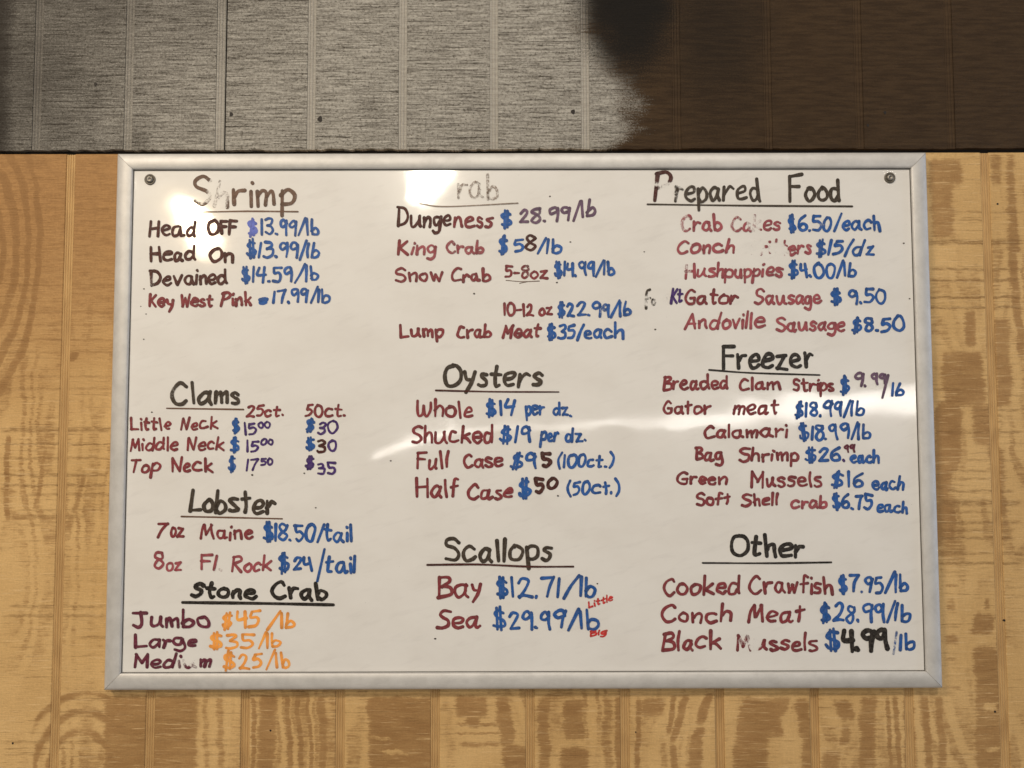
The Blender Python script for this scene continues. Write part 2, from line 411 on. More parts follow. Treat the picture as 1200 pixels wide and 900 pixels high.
for k in range(-12, 14):
    g0 = X_REF + k * PITCH_X - GW / 2; g1 = g0 + GW
    nx = g0 + PITCH_X
    pa, pb = px_of(g1, -.36), px_of(nx, -.36)
    pa, pb = min(pa, px_of(g1, .2)), max(pb, px_of(nx, .2))
    vis = pb > -5 and pa < 1205
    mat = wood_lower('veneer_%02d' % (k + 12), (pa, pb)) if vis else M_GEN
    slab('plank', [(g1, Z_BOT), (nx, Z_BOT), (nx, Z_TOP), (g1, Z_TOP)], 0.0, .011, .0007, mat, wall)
    ridges('groove', g0 - .0004, g1 + .0004, Z_BOT, Z_TOP - .0006, .0008 + (.0010 if k in (0, 5, 6) else .0), M_GR, wall, 4)
for k in range(-12, 14):
    g0 = XU_REF + k * PITCH_X - GW / 2; g1 = g0 + GW
    nx = g0 + PITCH_X
    jag = random.uniform(-.0007, .0007)
    left = g1
    if k == -2: left = g1 + .0022                  # the joint between two sheets
    if k == 7: nx -= 0.0
    # the lower edge of the painted sheet is splintered
    nb = 16; rough = .0011 if k < 3 else .0004
    low = [(left + (nx - left) * i / nb, U_BOT + jag + random.uniform(-rough, rough * .6)) for i in range(nb + 1)]
    front = [(left, U_TOP)] + low + [(nx, U_TOP)]
    nn = len(front)
    obj('plank', [(a, UP_Y, b) for a, b in front] + [(a, .011, b) for a, b in front],
        [tuple(range(nn))] + [(i, nn + i, nn + (i + 1) % nn, (i + 1) % nn) for i in range(nn)], M_UP, upper)
    ridges('groove', g0 - .0004, g1 + .0004, U_BOT - .0002, U_TOP, UP_Y + .0006, M_UPG, upper, 3)
obj('gap_shade', [(-1.6, .0035, U_BOT - .012), (1.7, .0035, U_BOT - .012), (1.7, .0035, U_BOT + .002), (-1.6, .0035, U_BOT + .002)], [(0, 1, 2, 3)], M_BLACK, upper)  # black strip standing in for the shade in the gap
obj('backing', [(-1.6, .012, -1.0), (1.7, .012, -1.0), (1.7, .012, 1.0), (-1.6, .012, 1.0)], [(0, 1, 2, 3)], M_BLACK, wall)

def disc(name, c, r, y0, y1, mat, parent, n=14, squash=1.0):
    v = [(c.x, y1, c.z)]
    for i in range(n):
        a = 2 * math.pi * i / n; rr = r * (1 + .12 * math.sin(3 * a + c.x * 90))
        v.append((c.x + rr * .8 * math.cos(a), y1, c.z + rr * .8 * squash * math.sin(a)))
    for i in range(n):
        a = 2 * math.pi * i / n; rr = r * (1 + .12 * math.sin(3 * a + c.x * 90))
        v.append((c.x + rr * math.cos(a), y0, c.z + rr * squash * math.sin(a)))
    f = []
    for i in range(n):
        j = (i + 1) % n
        f += [(0, 1 + j, 1 + i), (1 + i, 1 + j, 1 + n + j, 1 + n + i)]
    return obj(name, v, f, mat, parent)

M_NAIL = plain('rusty_nail', (.012, .008, .006), .7)
for (px, py, r) in ((375, 139.5, 3.4), (671.5, 131, 2.9), (1037, 132, 2.0), (271, 134, 2.6), (112, 99, 2.2), (1017, 147, 1.8)):
    disc('nail', on_plane(px, py, UP_Y), r * .00096, UP_Y + .001, UP_Y - .0004, M_NAIL, upper, squash=1.2)
for (px, py, r) in ((317, 856, 1.3), (1169, 239, 1.4), (1177, 727, 1.3), (1166, 834, 1.5), (15, 871, 1.4), (745, 858, 1.0)):
    disc('nail', on_plane(px, py, 0), r * .00096, .001, -.0003, M_NAIL, wall)

# ------------------------------------------------------------------ the whiteboard
BW, BH, FW = 0.914, 0.5945, 0.0182
board = empty('whiteboard', (0, 0, -BH / 2))
board['label'] = 'white dry-erase board with silver frame and handwritten seafood price list'
board['category'] = 'whiteboard'
def child(o): o.parent = board; o.matrix_parent_inverse = Matrix.Translation((0, 0, BH / 2)); return o

def m_board():
    m, b = new_mat('board_enamel')
    x, y, z = position_mm()
    sm = noise(vec(x * .012, z * .02), 1, 4, .6); sp = noise(vec(x * .35, z * .35, 2.), 1, 2)
    c = mix(sm.step(.35, .75), (.80, .79, .77), (.755, .74, .715))
    wipe = noise(vec(x * .02 + z * .012, z * .09 - x * .03, 3.), 1, 4, .65)
    c = mix(wipe.step(.52, .75) * .35, c, (.66, .645, .63))
    c = scale_col(c, sp.step(.25, .18, 1.0, .0) * .0 + 1.0 - sp.step(.24, .20) * .25)
    link(c, b.inputs['Base Color'])
    rg = noise(vec(x * .02, z * .03, 5.), 1, 3).step(.3, .7, .045, .075)
    link(rg, b.inputs['Roughness']); b.inputs['IOR'].default_value = 1.5
    b.inputs['Coat Weight'].default_value = .3; b.inputs['Coat Roughness'].default_value = .2
    bump(b, noise(vec(x * .013, z * .016, 3.), 1, 1), .05, .010)
    return m

iw, ih = BW / 2 - FW, BH / 2 - FW
NX, NZ = 24, 16
def bz(x, z): return BOARD_Y
v = [(-iw - .004 + (2 * iw + .008) * i / NX, BOARD_Y, -ih - .004 + (2 * ih + .008) * j / NZ) for j in range(NZ + 1) for i in range(NX + 1)]
f = [(j * (NX + 1) + i, j * (NX + 1) + i + 1, (j + 1) * (NX + 1) + i + 1, (j + 1) * (NX + 1) + i) for j in range(NZ) for i in range(NX)]
child(obj('writing_surface', v, f, m_board(), smooth=True))

def m_frame():
    m, b = new_mat('satin_aluminium')
    x, y, z = position_mm()
    n1 = noise(vec(x * .05, z * .05, y * .2), 1, 4, .65); n2 = noise(vec(x * 1.2, z * 1.2, 2.), 1, 2)
    c = mix(n1.step(.3, .75), (.66, .65, .635), (.56, .55, .535))
    c = mix(noise(vec(x * .16, z * .16, 7.), 1, 2).step(.24, .17) * .5, c, (.25, .22, .18))
    c = scale_col(c, n2 * .14 + .93)
    link(c, b.inputs['Base Color']); b.inputs['Metallic'].default_value = .30
    link(n2 * .12 + .45, b.inputs['Roughness'])
    bump(b, n2, .12, .0004)
    return m
M_FR = m_frame()
# cross section of the extrusion: distance inward from the outer edge, height in front of the wall
PROF = [(0, 0), (0, .0096), (.0004, .0106), (.0014, .0116), (.0032, .0124), (.0062, .0134), (.0095, .0139), (.0130, .0138), (.0165, .0130), (.0178, .0123), (FW, .0112), (FW, .0092)]
def rail(name, a, b_, inward):
    """a and b_ are the outer corners; the rail is mitred at both ends."""
    a, b_ = Vector(a), Vector(b_); d = (b_ - a).normalized(); nrm = Vector(inward)
    v, f = [], []
    seg = 12
    for i in range(seg + 1):
        t = i / seg
        for (w, h) in PROF:
            p0 = a + d * (w + .0002) + nrm * w; p1 = b_ - d * (w + .0002) + nrm * w
            p = p0.lerp(p1, t); v.append((p.x, -h, p.y))
    n = len(PROF)
    for i in range(seg):
        for j in range(n - 1):
            f.append((i * n + j, i * n + j + 1, (i + 1) * n + j + 1, (i + 1) * n + j))
    o = obj(name, v, f, M_FR, smooth=True)
    bm = bmesh.new(); bm.from_mesh(o.data); bmesh.ops.recalc_face_normals(bm, faces=bm.faces)
    bm.to_mesh(o.data); bm.free()
    return child(o)
hw, hh = BW / 2, BH / 2
rail('frame_rail', (-hw, hh), (hw, hh), (0, -1)); rail('frame_rail', (-hw, -hh), (hw, -hh), (0, 1))
rail('frame_rail', (-hw, -hh), (-hw, hh), (1, 0)); rail('frame_rail', (hw, -hh), (hw, hh), (-1, 0))
M_GAP_SHADE = plain('frame_gap_dark', (.06, .052, .042), .7)  # dark strips painting the shade of the gap inside the frame
g = .0011
for nm, (x0, z0, x1, z1) in (('frame_gap_shade', (-iw, ih - g, iw, ih + .001)), ('frame_gap_shade', (-iw, -ih - .001, iw, -ih + g * .7)),
                             ('frame_gap_shade', (-iw - .001, -ih + g, -iw + g * .8, ih - g)), ('frame_gap_shade', (iw - g * .8, -ih + g, iw + .001, ih - g))):
    yy = BOARD_Y - .0004
    child(obj(nm, [(x0, yy, z0), (x1, yy, z0), (x1, yy, z1), (x0, yy, z1)], [(0, 1, 2, 3)], M_GAP_SHADE))

# screws with washers
M_SCREW = plain('screw_steel', (.30, .28, .25), .42, .8); M_WASH = plain('washer_rubber', (.13, .115, .095), .45, .4)
def lathe(name, c, prof, mat, n=24):
    v, f = [], []
    for (r, y) in prof:
        for i in range(n):
            a = 2 * math.pi * i / n; v.append((c.x + r * math.cos(a), y, c.z + r * math.sin(a)))
    for k in range(len(prof) - 1):
        for i in range(n):
            j = (i + 1) % n; f.append((k * n + i, k * n + j, (k + 1) * n + j, (k + 1) * n + i))
    f.append(tuple((len(prof) - 1) * n + i for i in range(n)))
    o = obj(name, v, f, mat, smooth=True)
    bm = bmesh.new(); bm.from_mesh(o.data); bmesh.ops.recalc_face_normals(bm, faces=bm.faces); bm.to_mesh(o.data); bm.free()
    return child(o)
for (px, py) in ((176, 210.5), (1042.5, 208.5)):
    c = on_plane(px, py, BOARD_Y)
    w = lathe('screw', c, [(.0062, BOARD_Y + .0002), (.0062, BOARD_Y - .0009), (.0054, BOARD_Y - .0013), (.0044, BOARD_Y - .0008), (.0040, BOARD_Y - .0005), (.0002, BOARD_Y - .0005)], M_WASH)
    h = lathe('screw_head', c, [(.0037, BOARD_Y), (.0036, BOARD_Y - .0018), (.0028, BOARD_Y - .0027), (.0016, BOARD_Y - .0029), (.0014, BOARD_Y - .0018), (.0001, BOARD_Y - .0018)], M_SCREW, 16)
    h.parent = w; h.matrix_parent_inverse = Matrix()

# ------------------------------------------------------------------ handwriting
GL = {
 'H': "0,100 2,0;0,52 56,55;55,100 57,0", 'e': "2,30 40,35 38,54 22,60 4,46 0,22 12,3 30,0 46,12",
 'a': "42,52 24,60 6,46 0,22 12,2 28,8 42,34;44,58 42,20 54,0", 'd': "42,46 22,56 4,42 0,18 14,0 32,8 44,30;46,100 44,30 50,0",
 'O': "40,98 12,86 0,48 14,6 42,0 68,26 70,66 50,94 30,98", 'F': "2,98 0,0;2,96 50,98;0,55 40,57",
 'n': "0,56 2,0;2,34 16,54 34,54 40,34 42,0", 'D': "6,94 3,0;0,98 36,88 56,52 40,14 2,0", 'v': "0,58 20,0;20,0 42,60",
 'i': "2,52 3,0;3,88 4,82", 'r': "0,58 3,0;3,30 16,52 38,55", 'K': "2,98 0,0;46,94 2,42;8,46 50,0",
 'y': "2,58 10,26 30,24;46,60 36,10 16,-36", 'W': "0,96 10,0;10,0 30,70;30,70 46,0;46,0 66,100", 'ω': "2,95 0,40 12,2 28,16 36,62;36,62 38,12 54,2 68,40 70,84",
 's': "36,54 16,60 2,47 14,34 32,24 34,8 16,0 0,6", 't': "18,90 16,8 24,0 34,5;0,58 40,61", 'P': "6,96 3,0;0,93 30,100 52,80 38,54 5,46",
 'k': "2,98 0,0;38,58 4,26;8,28 44,0", '1': "2,98 0,0", '3': "2,90 26,98 38,80 14,54;14,54 40,42 38,10 14,0 0,8", '.': "0,6 5,1",
 '9': "40,74 30,96 8,92 0,68 14,52 40,72;41,94 43,50 41,0", '/': "44,112 0,-10", 'l': "0,100 2,0", 'b': "3,100 0,2;2,30 22,52 44,36 36,6 14,-2 0,8",
 '4': "4,98 0,52 42,52;38,94 36,0", '5': "44,96 6,96;6,96 4,56 28,60 44,36 30,4 0,4", '7': "0,92 44,96;44,96 26,50 16,0",
 'u': "0,58 4,14 18,0 34,16 42,56;42,56 44,14 54,0", 'g': "42,50 22,60 2,44 6,14 24,8 42,40;44,58 46,0 38,-34 16,-38 2,-24",
 '2': "0,76 14,98 38,86 30,46 0,2;0,2 20,8 50,0", '8': "40,86 18,100 2,82 20,54 42,28 26,0 2,14 10,44 34,64 42,86",
 'C': "54,84 34,98 8,76 0,36 16,4 38,0 58,16", 'S': "52,86 30,100 6,86 10,62 40,46 50,22 28,0 0,10", 'o': "22,58 4,44 0,18 16,0 36,6 44,30 34,54 16,57",
 'w': "0,58 10,0;10,0 26,46;26,46 40,0;40,0 56,62", '-': "0,44 32,47", 'z': "0,56 36,58;36,58 2,2;2,2 44,0", 'L': "5,98 0,3;0,3 48,5",
 'm': "0,56 2,0;2,32 16,54 26,48 28,0;28,32 44,56 54,46 56,0", 'p': "2,56 5,-40;2,34 20,58 42,44 38,12 18,0 4,10",
 'M': "0,0 10,96;10,96 32,28;32,28 56,96;56,96 62,0", 'c': "40,48 24,60 4,44 0,18 14,0 36,4 46,14", 'h': "2,100 0,0;2,32 18,54 36,46 41,0",
 'A': "0,0 32,100;32,100 60,0;12,36 54,36", '0': "24,98 4,78 0,40 14,4 34,0 50,36 44,80 20,98", '6': "34,96 8,64 0,26 16,0 38,10 40,34 22,46 2,28",
 'G': "52,84 32,98 8,74 0,34 18,4 46,6 52,40;54,42 28,44", 'f': "40,92 26,98 16,80 14,0;0,50 38,55", 'B': "4,96 2,0;0,96 34,98 42,76 10,54;10,54 46,46 48,12 2,0",
 'R': "4,96 2,0;0,96 36,96 44,72 4,48;14,46 52,0", 'T': "0,94 62,98;30,96 32,0", 'N': "0,0 4,94;4,94 44,4;44,4 48,100",
 'J': "0,97 70,94;42,96 42,26 24,0 2,12", '(': "20,112 2,60 4,20 18,-16", ')': "0,112 18,70 16,20 2,-14",
 '$': "42,82 20,92 2,76 14,54 40,40 42,16 20,6 0,16;16,108 13,-10;28,112 25,-8", '#': "2,60 30,70 44,50 10,40 40,30 20,10 0,24 30,50 46,40 24,60 6,44",
 'Ϝ': "30,98 8,82 10,0;4,45 28,50", "'": "2,98 4,80",
}
ALT = {  # other ways the same hand writes a letter
 'e': ["4,30 38,40 34,58 16,58 2,36 4,10 24,0 44,8", "0,26 30,30 42,46 26,60 6,48 0,20 16,0 40,6"],
 'a': ["40,56 16,58 0,34 6,6 24,2 40,28 42,56;42,56 42,22 50,2", "36,58 12,54 0,26 10,2 30,8 40,40;42,60 40,14 46,0 58,6"],
 'o': ["30,56 10,54 0,28 12,2 34,4 46,26 38,50 22,60 10,54", "18,60 0,36 4,8 24,0 42,14 42,42 26,58 14,54"],
 'n': ["0,58 4,0;2,26 12,46 28,58 38,44 38,0", "0,50 4,30 4,0;4,28 22,56 36,50 42,20 46,0"],
 's': ["34,58 10,58 4,44 30,28 32,8 14,0 0,4", "38,50 22,60 6,50 12,36 30,28 36,10 20,-2 2,8"],
 'r': ["2,56 0,0;2,24 10,44 24,56 40,48", "0,60 6,40 4,0;5,34 20,56 34,54"],
 'c': ["36,56 14,58 0,34 6,6 26,0 46,10", "44,50 30,62 8,50 0,22 16,2 42,8"],
 'k': ["2,100 4,0;40,56 20,40 4,30;4,30 26,24 46,-2", "0,98 2,0;34,60 6,28 42,2"],
 't': ["14,88 18,30 16,0;0,56 36,62", "20,94 16,40 22,0 36,6;2,62 40,58"],
 'l': ["4,102 0,50 2,0", "0,98 4,0"], 'i': ["0,50 4,0;2,86 3,81", "4,54 0,0;6,92 7,86"],
 'u': ["0,60 0,20 14,0 30,10 40,58;40,58 42,0", "2,56 6,8 24,2 40,30 44,60;44,60 46,16 56,2"],
 'h': ["0,102 4,0;3,26 14,50 32,54 38,24 42,-2", "4,98 0,0;2,30 22,58 38,44 36,0"],
 'b': ["0,100 4,0;4,28 20,50 42,42 44,14 24,-2 4,4", "6,102 2,40 0,2;0,26 24,48 44,28 34,4 2,2"],
 'p': ["4,58 0,-40;2,40 24,60 44,40 34,8 4,6", "0,54 6,-36;3,36 16,56 38,52 42,22 24,2 6,8"],
 'd': ["38,52 14,54 0,26 12,0 34,6 44,40;48,102 46,40 44,0", "44,50 18,58 2,32 8,4 28,2 42,24;44,96 48,20 54,2"],
 'g': ["40,58 14,58 0,34 12,10 32,16 42,52;42,56 48,-10 30,-40 4,-30", "44,50 22,62 2,40 14,12 36,22 44,54;44,54 40,-14 24,-38 0,-30"],
 'm': ["0,58 4,0;4,30 18,56 28,44 30,0;30,30 46,58 58,40 58,0", "2,54 0,0;0,30 12,52 24,52 28,2;28,34 42,54 54,50 60,0"],
 'M': ["0,0 4,60 14,96;14,96 30,30;30,30 52,98;52,98 58,50 66,0", "2,2 8,98;8,98 34,36;34,36 58,94;58,94 58,0"],
 'C': ["50,90 26,98 4,66 2,28 20,2 56,10", "58,80 40,100 14,86 0,50 8,12 34,-2 60,14"],
 'S': ["50,92 22,98 4,80 20,58 44,44 44,14 20,0 0,8", "54,80 38,98 10,92 6,68 36,50 52,30 36,4 4,4"],
 '1': ["4,100 0,0", "0,96 4,2"], '2': ["2,82 20,98 40,82 26,40 0,0;0,0 26,6 46,2", "0,72 18,96 40,90 34,58 4,4;4,4 48,6"],
 '3': ["0,94 30,94 34,72 12,54;12,54 42,48 40,12 20,0 0,6", "4,86 22,98 40,88 30,62 10,52;10,52 34,46 42,20 22,-2 2,10"],
 '4': ["0,96 4,50 38,56;34,100 40,0", "6,94 0,46 44,48;40,98 34,-2"], '5': ["40,98 8,92;8,92 2,58 26,62 42,40 30,8 2,0", "46,92 4,98;4,98 8,54 34,56 44,28 24,0 2,8"],
 '9': ["38,80 24,98 4,84 6,58 26,54 40,78;40,96 38,40 44,-2", "42,70 34,94 14,98 0,76 12,56 36,64;44,90 40,50 36,0"],
 '0': ["26,96 6,84 0,44 10,4 32,-2 48,30 48,76 30,98 18,94", "20,100 0,66 4,20 24,0 44,20 48,64 34,96 16,96"],
 '8': ["38,92 12,98 4,76 36,48 40,12 18,-2 0,18 16,48 36,72 40,92", "36,96 10,96 2,74 28,52 42,24 24,0 2,16 14,46 38,66 34,96"],
 '$': ["44,78 24,90 4,80 10,58 38,44 44,20 22,4 0,12;20,110 10,-10;30,104 28,-4;14,60 30,48", "40,86 14,90 0,70 20,52 44,36 36,8 8,8 0,22;12,106 18,-12;26,108 30,-8"],
 '/': ["38,114 0,-8", "50,108 24,50 0,-14"], 'N': ["2,0 0,96;0,96 40,2;40,2 50,98"], 'H': ["2,98 0,0;0,50 54,48;54,102 60,0"],
}
INK = {  # sRGB of the dried marker
 'maroon': (116, 38, 42), 'rose': (142, 62, 66), 'darkred': (62, 16, 10), 'brown': (96, 66, 48), 'greybrown': (120, 98, 80), 'blue': (20, 74, 132),
 'paleblue': (92, 104, 176), 'purple': (56, 28, 88), 'plum': (92, 66, 84), 'black': (24, 18, 13), 'char': (52, 40, 28), 'orange': (238, 146, 60), 'red': (184, 40, 36), 'wine': (92, 26, 44),
}
def lin(c): return tuple(((x / 255) / 12.92 if x / 255 <= .04045 else ((x / 255 + .055) / 1.055) ** 2.4) for x in c)
def inkcol(n): return tuple(min(.95, v / k) for v, k in zip(lin(INK[n]), (.86, .78, .68)))
def m_ink():
    m, b = new_mat('marker_ink')
    x, y, z = position_mm()
    a = E.nt.nodes.new('ShaderNodeAttribute'); a.attribute_name = 'ink'
    w = E.nt.nodes.new('ShaderNodeAttribute'); w.attribute_name = 'wear'
    wear = E(w.outputs['Fac'])
    n1 = noise(vec(x * .30, z * .30), 1, 3, .65); n2 = noise(vec(x * 1.1, z * 1.1, 4.), 1, 2, .6)
    c = mix(n1.step(.35, .7) * .09, E(a.outputs['Color']), (.50, .44, .38))
    link(c, b.inputs['Base Color']); b.inputs['Roughness'].default_value = .5; b.inputs['Specular IOR Level'].default_value = .3
    al = 1.0 - ((n1 * .65 + n2 * .35 - .5) * 2.6 + wear * 1.9 - .98).step(-.35, .35)
    al = al * (1.0 - wear * .35) * n2.step(.2, .6, .86, 1.0)
    link(al.clamp(), b.inputs['Alpha'])
    return m
M_INK = m_ink()
rng = random.Random(3)

def smooth(p, n=6):
    if len(p) < 3: return [(p[0][0] + (p[1][0] - p[0][0]) * i / 5, p[0][1] + (p[1][1] - p[0][1]) * i / 5) for i in range(6)]
    q = [(2 * p[0][0] - p[1][0], 2 * p[0][1] - p[1][1])] + list(p) + [(2 * p[-1][0] - p[-2][0], 2 * p[-1][1] - p[-2][1])]
    out = []
    for i in range(1, len(q) - 2):
        for s in range(n):
            t = s / n; a, b_, c, d = q[i - 1], q[i], q[i + 1], q[i + 2]
            out.append(tuple(.5 * ((2 * b_[k]) + (c[k] - a[k]) * t + (2 * a[k] - 5 * b_[k] + 4 * c[k] - d[k]) * t * t + (3 * b_[k] - a[k] - 3 * c[k] + d[k]) * t ** 3) for k in (0, 1)))
    out.append(p[-1])
    return out

LAYER = [0]
class Ink:
    def __init__(s): s.v, s.f, s.c, s.w = [], [], [], []
    def stroke(s, pts, width, col, wear, erase):
        LAYER[0] = (LAYER[0] + 1) % 24
        y0 = BOARD_Y - .00022 - .000016 * LAYER[0]
        n = len(pts); base = len(s.v)
        tint = rng.uniform(.88, 1.12)
        pool = [0.0]
        def add(px, py, t=0.0):
            s.v.append(on_plane(px, py, y0 - .000012 * t))
            w = wear
            for (ex, ey, rx, ry, k) in erase:
                d = ((px - ex) / rx) ** 2 + ((py - ey) / ry) ** 2
                if d < 1: w = max(w, k * .85 * min(1, (1 - d) * 2.5))
            s.w.append(w); q = tint * (1.08 - .32 * pool[0]); s.c.append((min(1, col[0] * q), min(1, col[1] * q), min(1, col[2] * q), 1))
            return len(s.v) - 1
        L, R = [], []
        ph = rng.uniform(0, 6); tp = rng.uniform(-.16, .16)
        for i, (px, py) in enumerate(pts):
            a = pts[max(0, i - 1)]; b_ = pts[min(n - 1, i + 1)]
            dx, dy = b_[0] - a[0], b_[1] - a[1]; l = math.hypot(dx, dy) or 1
            t = i / max(1, n - 1); pool[0] = abs(2 * t - 1) ** 2.5
            hw_ = width / 2 * (1 + tp * (1 - 2 * t) + .09 * math.sin(i * .5 + ph) + .04 * math.sin(i * 2.1))
            nx_, ny_ = -dy / l * hw_, dx / l * hw_
            L.append(add(px + nx_, py + ny_, t)); R.append(add(px - nx_, py - ny_, t))
        for i in range(n - 1): s.f.append((L[i], L[i + 1], R[i + 1], R[i]))
        for (i, j, sg) in ((0, 1, 1), (n - 1, n - 2, 1)):   # round ends
            px, py = pts[i]; dx, dy = px - pts[j][0], py - pts[j][1]; l = math.hypot(dx, dy) or 1
            wd = width / 2 * (1 + tp * (1 if i == 0 else -1)); pool[0] = 1.0
            dx, dy = dx / l * wd, dy / l * wd
            arc = []
            for k in range(1, 6):
                a = math.pi * k / 6 - math.pi / 2
                arc.append(add(px + dx * math.cos(a) - dy * math.sin(a), py + dy * math.cos(a) + dx * math.sin(a), 0 if i == 0 else 1))
            # the arc runs from the right-hand side of travel to the left
            e0, e1 = (R[i], L[i]) if i else (L[i], R[i])
            s.f.append(tuple([e0] + arc + [e1]))
    def build(s, name, label=None, parent=None):
        o = obj(name, s.v, s.f, M_INK)
        me = o.data
        bm = bmesh.new(); bm.from_mesh(me); bmesh.ops.recalc_face_normals(bm, faces=bm.faces)
        for fc in bm.faces:
            if fc.normal.y > 0: fc.normal_flip()
        bm.to_mesh(me); bm.free()
        a = me.color_attributes.new('ink', 'FLOAT_COLOR', 'POINT')
        a.data.foreach_set('color', [q for c in s.c for q in c])
        w = me.attributes.new('wear', 'FLOAT', 'POINT'); w.data.foreach_set('value', s.w)
        if label: o['label'] = label
        if parent: o.parent = parent
        else: child(o)
        return o

def word(ink, text, x0, x1, yb0, yb1, h, width, col, wear=0.0, erase=(), xh=None):
    """Fit a handwritten word between pixel x0 and x1 on the base line yb0..yb1 with capitals h pixels tall."""
    cc = inkcol(col); items, cur = [], 0.0
    for ch in text:
        g0_ = rng.choice([GL[ch]] + ALT.get(ch, []))
        st = [[tuple(map(float, p.split(','))) for p in q.split()] for q in g0_.split(';')]
        wd = max(p[0] for q in st for p in q)
        sc = rng.uniform(.84, 1.16); rt = rng.uniform(-.10, .09); dy = rng.uniform(-5, 5)
        st = [[(p[0] * sc + p[1] * rt + rng.uniform(-3.6, 3.6), (p[1] * (1 + (sc - 1) * .5)) + dy + rng.uniform(-3.6, 3.6)) for p in q] for q in st]
        lo = min(p[0] for q in st for p in q); hi = max(p[0] for q in st for p in q)
        items.append([[(p[0] - lo + cur, p[1]) for p in q] for q in st])
        gap = 17 if ch not in '.1l/$' else 21
        if ch == '/': gap = 6
        cur += hi - lo + gap + rng.uniform(-2, 3)
        last = gap
    wa, wp, wf = rng.uniform(1, 4), rng.uniform(0, 6), rng.uniform(.008, .02); sl = rng.uniform(-.02, .10)
    items = [[[(p[0] + sl * p[1], p[1] + wa * math.sin(p[0] * wf + wp)) for p in q] for q in g_] for g_ in items]
    tot = max(p[0] for g_ in items for q in g_ for p in q)
    m_ = width / 2
    sx = (x1 - x0 - width) / max(tot, 1)
    for g_, ch in zip(items, text):
        for q in g_:
            pts = [(x0 + m_ + p[0] * sx, 0, p[1]) for p in q]
            pts = [(a, yb0 + (yb1 - yb0) * (a - x0) / max(x1 - x0, 1) - b_ / 100 * (h - width) - m_) for a, _, b_ in pts]
            ww = width * (1.22 if ch == '$' else 1.29) * rng.uniform(.88, 1.10)
            ink.stroke(smooth(pts), ww, cc, wear, erase)

def entry(kind, label, words, line=None):
    # neighbouring pieces of one word are one part; words set apart are parts of their own
    runs = []
    for w in words:
        if runs and w[1] - runs[-1][-1][2] < 6.5: runs[-1].append(w)
        else: runs.append([w])
    o = None
    for run in runs:
        k = Ink()
        for w in run: word(k, *w[:8], **(w[8] if len(w) > 8 else {}))
        b = k.build(kind, label if len(runs) == 1 else None)
        o = o or b
    if line:
        u = Ink(); pts = line[0]; u.stroke(smooth(pts, 10), line[1], inkcol(line[2]), line[3] if len(line) > 3 else .1, ())
        u.build('underline', None, o)
    return o

N = 2.7
def H(label, words, line): entry('heading', label, words, line)
def I(label, *words): entry('menu_item', label, list(words))
def P(label, *words): entry('price', label, list(words))
er = lambda *e, wear=0.0: {'erase': e, 'wear': wear}
fd = lambda w: {'wear': w}

# shrimp
H('faded heading reading Shrimp', [('Shrimp', 226, 347, 242, 242, 34, 3.4, 'brown', er((256, 226, 17, 26, .72), (236, 233, 8, 7, .75), wear=.30))], ([(238, 248.5), (290, 247.5), (349, 248)], 1.8, 'brown', .3))
I('writing reading Head OFF', ('Head', 173.7, 230, 278, 278, 21, 2.8, 'darkred'), ('OFF', 242, 279, 277, 276, 19, 3.2, 'darkred'))
P('price reading $13.99/lb beside Head OFF', ('$', 290, 302, 276, 276, 21, 2.8, 'paleblue', fd(.25)), ('13.99/lb', 305, 374, 276, 276, 20, 2.5, 'blue', fd(.15)))
I('writing reading Head On', ('Head', 174, 230, 306.5, 306, 19, 2.8, 'darkred'), ('On', 244, 274, 308, 309, 20, 2.9, 'darkred'))
P('price reading $13.99/lb beside Head On', ('$13.99/lb', 288, 375, 303, 303, 20, 2.6, 'blue', fd(.1)))
I('writing reading Devained', ('Devained', 174, 267, 336, 333, 19.5, 2.8, 'darkred', er((176, 331, 7, 9, .5))))
P('price reading $14.59/lb', ('$14.59/lb', 282.5, 374, 331.5, 330, 20, 2.6, 'blue', fd(.08)))
I('writing reading Key West Pink', ('Key', 174, 204, 360, 361, 18, 2.6, 'maroon'), ('West', 210.5, 250, 360, 360, 16.5, 2.6, 'maroon'), ('Pink', 257.5, 295, 360, 359, 18, 2.6, 'maroon'))
P('price reading 17.99/lb beside a smudged sign', ('#', 302, 315, 358, 357, 13, 3.0, 'blue', fd(.2)), ('17.99/lb', 319, 387, 356, 355, 17, 2.6, 'blue', fd(.05)))
# crab
H('nearly wiped heading reading Crab', [('C', 502, 528, 235, 235, 26, 2.4, 'greybrown', fd(.80)), ('rab', 534.7, 584, 234, 234, 31, 2.6, 'greybrown', fd(.52))], ([(492, 238.7), (523, 242), (607, 238)], 1.5, 'greybrown', .35))
I('writing reading Dungeness', ('Dunge', 462.7, 529, 267, 266, 23, 2.8, 'darkred'), ('ness', 531, 578.7, 266.5, 267, 22, 2.6, 'maroon', fd(.18)))
P('price reading $28.99/lb beside Dungeness', ('$', 586.7, 600, 266, 266, 21, 2.8, 'blue'), ('28.99', 608, 669, 263, 259, 18, 2.6, 'plum', er((633, 250, 8, 9, .45), wear=.1)), ('/lb', 671, 698.7, 258, 253, 20, 2.6, 'plum', fd(.05)))
I('writing reading King Crab', ('K', 465, 479, 298.7, 299, 18, 2.7, 'maroon'), ('ing', 481, 512, 298.7, 299, 18, 2.6, 'rose', fd(.3)), ('Crab', 522, 567.5, 298.5, 298, 16, 2.6, 'rose', fd(.33)))
P('price reading $58/lb with a brown eight', ('$', 584, 595, 297.5, 297, 20, 2.9, 'blue', fd(.15)), ('5', 602, 614, 295, 295, 17, 2.6, 'blue'), ('8', 614.7, 629, 295.5, 295, 20, 2.7, 'darkred'), ('/lb', 629, 658.7, 297, 296, 18, 2.6, 'blue'))
